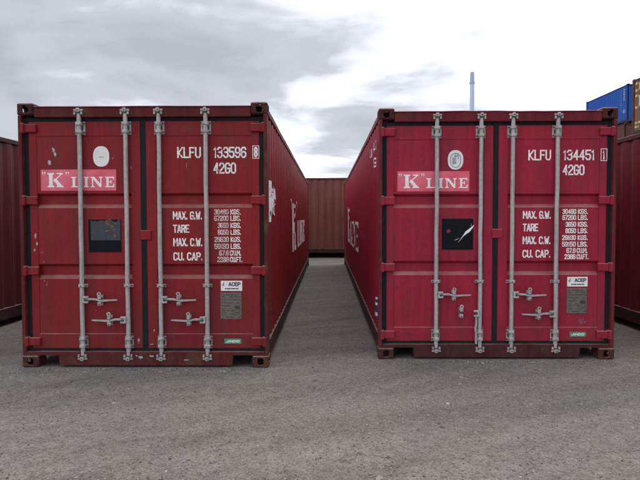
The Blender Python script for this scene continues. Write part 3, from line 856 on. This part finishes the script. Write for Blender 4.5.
def prints(c, number, check, right):
    dl, dr = c['doors']
    wm = M['white_b'] if right else M['white_a']
    sfx = number
    # logo: faded pink panel with serif lettering
    x0, x1, z0, z1 = .198, .942, 1.742, 1.950
    part('logo_panel', ('logop', sfx), lambda mb: flat(mb, rect(x0, x1, z0, z1), YP), M['pink'], dl, 'faded pink panel behind the white logo lettering')
    def logo(mb):
        y = YP - .0012; F = []
        F += serif('"', x0 + .012, z1 - .072, .040, .048)
        F += serif('K', x0 + .066, z0 + .034, .152, .140)
        F += serif('"', x0 + .244, z1 - .072, .040, .048)
        F += serif('L', x0 + .300, z0 + .034, .100, .102)
        F += serif('I', x0 + .424, z0 + .034, .050, .102)
        F += serif('N', x0 + .492, z0 + .034, .122, .102)
        F += serif('E', x0 + .636, z0 + .034, .092, .102)
        faces_mesh(mb, F, y)
    part('logo_lettering', ('logot', sfx), logo, M['logo_white'], dl)
    # oval stamp
    cz = 2.077 if not right else 2.066
    part('oval_sticker', ('oval', sfx), lambda mb: flat(mb, oval(.798, cz, .080, .100), YP), M['sticker'], dl)
    def emblem(mb):
        y = YP - .0012
        if not right:
            flat(mb, rect(.778, .800, cz - .008, cz - .001), y); flat(mb, rect(.804, .820, cz - .008, cz - .003), y)
            return
        ro, ri = oval(.798, cz - .004, .056, .076, 28), oval(.798, cz - .004, .049, .069, 28)
        for i in range(28):
            j = (i + 1) % 28; flat(mb, [ro[i], ro[j], ri[j], ri[i]], y)
        rnd = random.Random(4)                        # small engraved figure inside the ring
        for i in range(26):
            a = rnd.uniform(-.030, .030); b = rnd.uniform(-.050, .045); w = rnd.uniform(.003, .006); h = rnd.uniform(.010, .030)
            s = rnd.uniform(-.006, .006)
            flat(mb, [(.798 + a, cz + b), (.798 + a + w, cz + b), (.798 + a + w + s, cz + b + h), (.798 + a + s, cz + b + h)], y - .0003 * (i + 1))
    part('emblem', ('embl', sfx), emblem, M['grey_ink'], dl)
    # square placard
    a, b, c0, c1 = (.662, .984, 1.136, 1.458)
    if not right:
        part('placard', ('plac', sfx), lambda mb: mb.box((a, YP - .002, c0), (b, YP + .002, c1)), M['placard_dark'], dl, 'dark placard with a weathered upper part')
        def wornpart(mb):
            rnd = random.Random(2)
            pts = [(a + .022, c0 + .118), (b - .006, c0 + .118)]
            n = 14
            for i in range(n + 1): pts.append((b - .006 - (b - a - .028) * i / n, c1 - .004 + rnd.uniform(-.022, .004)))
            flat(mb, pts, YP - .0035)
        part('weathered_patch', ('plac2', sfx), wornpart, M['placard_worn'], dl)
        rnd = random.Random(7)
        for i, (cx, cy, rr) in enumerate([(.845, 1.435, .028), (.862, 1.408, .022), (.895, 1.388, .024), (.924, 1.305, .020), (.915, 1.360, .014), (.872, 1.452, .018), (.850, 1.345, .020), (.930, 1.420, .016), (.760, 1.420, .012)]):
            pts = [(cx + rr * rnd.uniform(.5, 1.2) * math.cos(q), cy + rr * rnd.uniform(.5, 1.2) * math.sin(q)) for q in [2 * math.pi * j / 9 for j in range(9)]]
            part('rust_patch', ('plac3', sfx, i), lambda mb: flat(mb, pts, YP - .0045 - i * .0003), M['placard_rust'], dl)
    else:
        part('placard', ('plac', sfx), lambda mb: mb.box((a, YP - .002, c0), (b, YP + .002, c1)), M['placard_dark'], dl, 'black placard with a pale streak across it')
        def streak(mb):
            y = YP - .0035
            flat(mb, [(.826, 1.205), (.880, 1.285), (.905, 1.325), (.960, 1.368), (.992, 1.396), (.986, 1.372), (.948, 1.322), (.915, 1.300), (.886, 1.278)], y)
            flat(mb, [(.958, 1.380), (.970, 1.415), (.963, 1.384)], y - .0003)
            flat(mb, [(.780, 1.232), (.822, 1.248), (.845, 1.262), (.820, 1.242)], y - .0006)
        part('pale_streak', ('plac2', sfx), streak, M['sticker'], dl)
        def star(mb):
            pts = []
            for i in range(10):
                r = .027 if i % 2 == 0 else .014; q = 2 * math.pi * i / 10 + 1.3
                pts.append((.730 + r * math.cos(q), 1.330 + r * math.sin(q)))
            flat(mb, pts, YP - .0035); flat(mb, [(.690, 1.320), (.710, 1.330), (.690, 1.324)], YP - .004)
        part('red_mark', ('plac3', sfx), star, M['red_mark'], dl)
    # number block
    L = lambda txt, a, b, c, d, w, m=wm: part('lettering', ('txt', sfx, txt, round(a, 3), round(c, 3)), lambda mb: faces_mesh(mb, text_faces(txt, a, b, c, d, w), YP), m, dr)
    L('KLFU', 1.546, 1.780, 2.058, 2.166, .0150)
    L(number, 1.904, 2.226, 2.058, 2.166, .0150)
    L('42G0', 1.900, 2.124, 1.905, 2.013, .0150)
    a, b, c0, c1, w = 2.286, 2.352, 2.050, 2.176, .006
    def frame(mb):
        o, i = rect(a, b, c0, c1), rect(a + w, b - w, c0 + w, c1 - w)
        mb.add([(p[0], Y_DOOR - .002, p[1]) for p in o + i], [(k, (k + 1) % 4, 4 + (k + 1) % 4, 4 + k) for k in range(4)])
    part('digit_frame', ('frame', sfx), frame, wm, dr)
    cw = .016 if check == '1' else .036
    part('lettering', ('check', sfx), lambda mb: faces_mesh(mb, text_faces(check, (a + b) / 2 - cw / 2 - (.004 if check == '1' else 0), (a + b) / 2 + cw / 2, c0 + .014, c1 - .014, .014), Y_DOOR - .002), wm, dr)
    for txt, z in (('MAX. G.W.', 1.456), ('TARE', 1.326), ('MAX. C.W.', 1.193), ('CU. CAP.', 1.053)):
        L(txt, 1.497, 1.497 + {'TARE': .160}.get(txt, .288), z, z + .080, .0125)
    rows = [('30480', 'KGS.', 1.904), ('67200', 'LBS.', 1.904), ('3650', 'KGS.', 1.938), ('8050', 'LBS.', 1.938), ('26830', 'KGS.', 1.904), ('59150', 'LBS.', 1.904), ('67.6', 'CU.M.', 1.950), ('2386', 'CU.FT.', 1.932)]
    zs = [1.508, 1.446, 1.376, 1.309, 1.238, 1.170, 1.104, 1.040]
    for (n, u, xs), z in zip(rows, zs):
        L(n, xs, 2.046, z - .004, z + .048, .0085, M['white_small'] if not right else wm)
        xu = 2.064 if len(u) == 4 else 2.056
        L(u, xu, 2.166 if len(u) < 6 else 2.178, z - .004, z + .048, .0085)
    # stickers and data plate
    yb = Y_DOOR + .005
    part('sticker', ('acep', sfx), lambda mb: mb.box((1.964, yb - .002, .752), (2.174, yb + .001, .852)), M['sticker'], dr, 'white inspection sticker with dark letters')
    def acep(mb):
        faces_mesh(mb, text_faces('ACEP', 2.040, 2.160, .798, .838, .009), yb - .003)
        for i, (a, b) in enumerate(((2.004, 2.022), (2.026, 2.060), (2.064, 2.108), (2.112, 2.138))): flat(mb, rect(a, b, .768, .780), yb - .003)
    part('sticker_lettering', ('acept', sfx), acep, M['ink'], dr)
    part('sticker_lettering', ('acepj', sfx), lambda mb: faces_mesh(mb, text_faces('J', 1.976, 1.996, .802, .838, .008), yb - .003), M['ink'], dr)
    part('data_plate', ('plate', sfx), lambda mb: mb.box((1.960, yb - .005, .472), (2.168, yb + .001, .734), .0015), M['plate'], dr, 'aged metal data plate with rows of engraving')
    def engr(mb):
        rnd = random.Random(11)
        z = .716; i = 0
        while z > .490:
            a = 1.972
            while a < 2.150:
                b = min(a + rnd.uniform(.012, .05), 2.156)
                if rnd.random() < .75: flat(mb, rect(a, b, z - .007, z), yb - .0062)
                a = b + .008
            z -= rnd.choice((.018, .018, .030)); i += 1
        flat(mb, rect(2.100, 2.150, .578, .606), yb - .0068)
    part('engraving', ('engr', sfx), engr, M['plate_ink'], dr)['kind'] = 'stuff'
    yf = Y_DOOR
    part('sticker', ('green', sfx), lambda mb: mb.box((1.996, yf - .002, .228), (2.162, yf + .001, .277)), M['green'], dr, 'small green maker sticker')
    part('sticker_lettering', ('greent', sfx), lambda mb: faces_mesh(mb, text_faces('JINDO', 2.012, 2.146, .240, .264, .0065), yf - .003), M['sticker'], dr)

# prints that follow the corrugation of a side wall
def wall_print(mb, faces, side, off=.003):
    bm = bmesh.new()
    for pts, k in faces:
        vs = [bm.verts.new((0, p[0], p[1])) for p in pts]
        f = bm.faces.new(vs); f.material_index = k
    ys = [v.co.y for v in bm.verts]
    a, b = min(ys), max(ys)
    for s in corr_breaks(a - Y_END, b - Y_END)[1:-1]:
        bmesh.ops.bisect_plane(bm, geom=bm.verts[:] + bm.edges[:] + bm.faces[:], plane_co=(0, s + Y_END, 0), plane_no=(0, 1, 0), dist=1e-6)
    for f in bm.faces:
        k = f.material_index; f.material_index = 0
        for v in f.verts:
            d = .014 + corr(v.co.y - Y_END) - off - k * .0006
            v.co.x = W - d if side else d
    me = bpy.data.meshes.new('lettering'); bm.to_mesh(me); bm.free()
    me.materials.append(None)
    return me

def side_logo(side, s0, s1, zb):
    """'K' LINE in tall letters; text runs along +y on the right side and along -y on the left side."""
    F = []
    n = s1 - s0
    F += serif('"', .0, zb + .60, .30, .30)
    F += serif('K', .36, zb, .95, .84)
    F += serif('"', 1.42, zb + .60, .30, .30)
    F += serif('L', 1.90, zb, .72, .54); F += serif('I', 2.78, zb, .36, .54); F += serif('N', 3.30, zb, .92, .54); F += serif('E', 4.38, zb, .68, .54)
    out = []
    for pts, k in F:
        q = [((s0 + p[0] * n / 5.06) if side else (s1 - p[0] * n / 5.06), p[1]) for p in pts]
        out.append((q, k))
    return out

# ------------------------------------------------------------------ the row of containers
ROW = 'red containers standing in the front row'
A = container((-2.944, 5.567, 0), -.0131, 'red_a', 'scuffed red shipping container numbered 133596, left of the alley', group=ROW, layout='left')
B = container((.604, 5.865, 0), -.0134, 'red_b', 'bright crimson shipping container numbered 134451, right of the alley', group=ROW, layout='right')
prints(A, '133596', '8', False)
prints(B, '134451', '1', True)
part('lettering', 'sideA', lambda mb: wall_print(mb, side_logo(1, 3.75, 9.1, .885), 1), M['white_side'], A['walls'][1])
part('lettering', 'sideB', lambda mb: wall_print(mb, side_logo(0, 4.2, 9.6, .86), 0), M['white_side'], B['walls'][0])
part('torn_sheet', 'tornA', lambda mb: wall_print(mb, [([(.28, 1.86), (.60, 1.865), (.66, 1.82), (.98, 1.80), (1.0, 1.64), (.93, 1.58), (.98, 1.50), (.70, 1.515), (.60, 1.485), (.46, 1.51), (.44, 1.43), (.28, 1.415)], 0)], 1), M['torn'], A['walls'][1], 'torn white sheet near the front corner')
def idB():
    F = [([(1.45 - (p[0]), p[1]) for p in pts], k) for pts, k in text_faces('KLFU', 0.0, .38, 2.22, 2.33, .02)]
    F += [([(1.45 - (p[0]), p[1]) for p in pts], k) for pts, k in text_faces('134451', .50, 1.02, 2.22, 2.33, .02)]
    F += [([(1.45 - (p[0]), p[1]) for p in pts], k) for pts, k in text_faces('42G0', .52, .88, 2.05, 2.16, .02)]
    return F
part('lettering', 'idB', lambda mb: wall_print(mb, idB(), 0), M['white_side'], B['walls'][0])
part('sticker', 'blueB', lambda mb: wall_print(mb, [([(.30, .36), (.62, .36), (.62, .60), (.30, .60)], 0)], 0), M['blue_sticker'], B['walls'][0], 'blue sticker low on the side wall')
part('sticker_lettering', 'blueBt', lambda mb: wall_print(mb, [([(.36, .50), (.56, .50), (.56, .53), (.36, .53)], 0), ([(.34, .38), (.60, .38), (.60, .42), (.34, .42)], 0), ([(.34, .565), (.46, .565), (.46, .59), (.34, .59)], 0)], 0, .006), M['sticker'], B['walls'][0])
# pale scuffs on the left container
rnd = random.Random(5)
for i, (cx, cz, a, b, sl) in enumerate([(.335, 2.120, .016, .042, -.6), (.285, 2.020, .022, .026, -.2), (.135, 1.30, .010, .03, .2), (.150, 1.22, .008, .02, 0), (.125, 1.16, .012, .016, .3)]):
    pts = []
    for j in range(11):
        q = 2 * math.pi * j / 11; rr = rnd.uniform(.65, 1.15)
        pts.append((cx + a * rr * math.cos(q) + sl * b * rr * math.sin(q) * .5, cz + b * rr * math.sin(q)))
    part('scuff', ('scuff', i), lambda mb: flat(mb, pts, (YP if cx > .16 else Y_DOOR - .002) - .0003 * i), M['scuff'], A['doors'][0])

def blotch(name, i, parent, cx, cz, a, b, y, mat, seed, n=15, label=None):
    rnd = random.Random(seed); pts = []
    for j in range(n):
        q = 2 * math.pi * j / n; rr = rnd.uniform(.45, 1.2)
        pts.append((cx + a * rr * math.cos(q), cz + b * rr * math.sin(q)))
    part(name, (name, i, seed), lambda mb: flat(mb, pts, y), mat, parent, label)
sillA = [o for o in A['root'].children if o.name.startswith('sill')][0]
sillB = [o for o in B['root'].children if o.name.startswith('sill')][0]
for i, (cx, cz, a, b) in enumerate([(1.175, .100, .020, .016), (1.285, .112, .026, .010), (1.135, .118, .012, .008), (1.62, .075, .03, .006)]):
    blotch('scuff', 'sA%d' % i, sillA, cx, cz, a, b, .004, M['scuff'], 20 + i)
for i, (cx, cz, a, b) in enumerate([(1.145, .262, .012, .028), (1.275, .222, .022, .008), (1.30, .36, .008, .012)]):
    blotch('scuff', 'dA%d' % i, A['doors'][1 if cx > 1.24 else 0], cx, cz, a, b, Y_DOOR - .001, M['scuff'], 30 + i)
blotch('smear', 'smearA', A['doors'][1], 1.665, 2.335, .085, .045, Y_DOOR - .001, M['smear_dark'], 41, 22, 'dark rubbed smear near the top of the door')
blotch('smear', 'smearB', B['doors'][1], 2.115, .390, .055, .045, YP - .001, M['smear_pale'], 42, 22, 'greyish smear under the data plate')
for i, (cx, cz, a, b) in enumerate([(.300, .262, .085, .006), (.215, .232, .030, .012), (.330, .245, .05, .005)]):
    blotch('smear', 'hB%d' % i, B['doors'][0], cx, cz, a, b, Y_DOOR - .001 - .0003 * i, M['smear_dark'], 50 + i)

C = container((-4.335 - W, 5.30, 0), -.0131, 'red_c', 'dull maroon container cut off by the left picture edge', H=2.620, group=ROW)
D = container((4.075, 5.35, 0), -.0134, 'red_d', 'dark red container cut off by the right picture edge', group=ROW)
def idD():
    F = []
    for txt, z in (('L', 2.22),):
        F += [([(1.99 - p[0], p[1]) for p in pts], k) for pts, k in text_faces(txt, 0, .10, z, z + .11, .02)]
    return F
part('lettering', 'idD', lambda mb: wall_print(mb, idD(), 0), M['white_side'], D['walls'][0])

# across the far end of the alley, on timber bearers
BX, BY = -5.2, 20.9
HC = 2.896
E_ = container((BX + 12.192, BY, .10), math.pi / 2 - .0131, 'brown', 'brown corrugated container standing crosswise at the far end of the alley', H=HC)
for loc, size, lab in (((BX + .02, BY + .04, 0), (.30, .22), 'short timber block under the near left corner of the crosswise container'),
                       ((BX + 11.86, BY - .11, 0), (.30, .22), 'short timber block under the near right corner of the crosswise container'),
                       ((BX - .05, BY + 2.18, 0), (12.3, .24), 'long timber sleeper added under the far side of the crosswise container to block light')):  # unseen support, made full length to stop daylight showing beneath the container
    b = part('timber_bearer', ('bearer', size), lambda mb: mb.box((0, 0, 0), (size[0], size[1], .0995), .01), M['timber'], None)
    b.location = loc; b.rotation_euler = (0, 0, -.0131)
    b['label'] = lab; b['category'] = 'beam'; b['group'] = 'timber bearers'

# stack of short containers behind on the right: a blue one on top
SG = 'containers stacked four high behind the front row'
SX, SY = 20.42, 38.1
tier = 2.592
for i, (k, lab) in enumerate([('red_d', 'dark red short container at the bottom of the four-high stack'), ('brown', 'brown short container second from the bottom of the four-high stack'),
                              ('brown_b', 'reddish brown short container directly under the blue one'), ('blue', 'bright blue short container on top of the stack at right')]):
    c = container((SX + (-.15 if i < 3 else 0), SY, i * tier), -.0134, k, lab, L=6.058, group=SG, blind=True)
    if i == 3:
        def marks():
            F = []; rnd = random.Random(3)
            for col, (s, n) in enumerate(((.40, 5), (.78, 9))):
                for j in range(n):
                    z = 2.22 - j * .165
                    F.append(([(s, z), (s + .17, z), (s + .17, z + .11), (s, z + .11)], 0))
            F.append(([(.30, .72), (.62, .72), (.62, .95), (.30, .95)], 0))
            return F
        part('lettering', 'blue_id', lambda mb: wall_print(mb, marks(), 0), M['pale_blue'], c['walls'][0])

# three-high stack nearer, cut by the right picture edge
PX, PY = 14.33, 26.35
PG = 'containers stacked three high at the right edge'
for i, lab in enumerate(['dark plum container at the bottom of the three-high stack', 'dark plum container in the middle of the three-high stack', 'dark plum container with cream letters, highest thing at the right edge']):
    c = container((PX - .0134 * -12.192 * 0 - .16, PY - 12.192, i * tier), -.0134, 'plum', lab, group=PG)
    if i == 2:
        def cream():
            F = []
            for txt, z, h in (('D', 1.99, .40), ('O', 1.22, .62), ('E', .16, .46)):
                F += [([(12.192 - .17 - p[0], p[1]) for p in pts], k) for pts, k in text_faces(txt, 0, .50, z, z + h, .09)]
            return F
        part('lettering', 'cream', lambda mb: wall_print(mb, cream(), 0), M['cream'], c['walls'][0])

# ------------------------------------------------------------------ far chimney
CD = 300.0
ch = thing('chimney', ((471.0 - 320) / FOCAL * CD, CD, 0), 0, 'tall pale blue-grey chimney rising far behind the right container', 'chimney')
def shaft(mb): mb.tube((0, 0, 0), (0, 0, 71.6), 1.45, 1.14, n=32)
part('shaft', 'shaft', shaft, M['chimney'], ch)
part('collar', 'collar', lambda mb: mb.tube((0, 0, 71.6), (0, 0, 72.3), 1.42, 1.42, n=32), M['chimney_dark'], ch)
def chead(mb): mb.tube((0, 0, 72.3), (0, 0, 75.2), 1.22, 1.05, n=32); mb.tube((0, 0, 75.2), (0, 0, 77.4), 1.05, 1.00, n=32)
part('head', 'chead', chead, M['chimney_dark'], ch)

# ------------------------------------------------------------------ loose stones on the ground
def stones(mb):
    rnd = random.Random(12)
    base = [Vector(p) for p in ((1, 0, 0), (-1, 0, 0), (0, 1, 0), (0, -1, 0), (0, 0, 1), (.7, .7, .3), (-.7, .7, .2), (.7, -.7, .2), (-.7, -.7, .3))]
    tri = [(0, 5, 4), (5, 2, 4), (2, 6, 4), (6, 1, 4), (1, 8, 4), (8, 3, 4), (3, 7, 4), (7, 0, 4)]
    n = 0
    while n < 20000:
        d = 1.6 + 15.5 * rnd.random() ** 1.7
        x = rnd.uniform(-1, 1) * (.62 * d + .4)
        if -3.0 < x < -.42 + .0131 * (d - 5.5) and 5.52 < d < 18 and rnd.random() < .995: continue
        if .56 < x < 3.15 and 5.8 < d < 18.2: continue
        if x < -4.2 and d > 5.2 or x > 4.0 and d > 5.2: continue
        if rnd.random() < .10 and -3 < x < 3.2: d = (5.50 if x < .1 else 5.80) - abs(rnd.gauss(0, .06)); x = rnd.uniform(-2.9, -.5) if x < .1 else rnd.uniform(.65, 3.0)
        r = .0035 + .0055 * rnd.random() ** 2
        if rnd.random() < .012: r *= rnd.uniform(1.8, 3.4)
        a = rnd.uniform(0, 6.28); sx, sy, sz = rnd.uniform(.7, 1.5), rnd.uniform(.6, 1.1), rnd.uniform(.45, .8)
        ca, sa = math.cos(a), math.sin(a)
        V = []
        for p in base:
            k = rnd.uniform(.8, 1.2)
            px, py = p.x * sx * k, p.y * sy * k
            V.append((x + r * (px * ca - py * sa), d + r * (px * sa + py * ca), max(-.002, r * p.z * sz * k - (.001 if p.z < .1 else 0))))
        mb.add(V, tri); n += 1
    return mb.mesh('gravel', False)
st = part('gravel', 'gravel', stones, M['stone'], None)
st['kind'] = 'stuff'; st['label'] = 'loose grit and small stones scattered over the yard'; st['category'] = 'gravel'
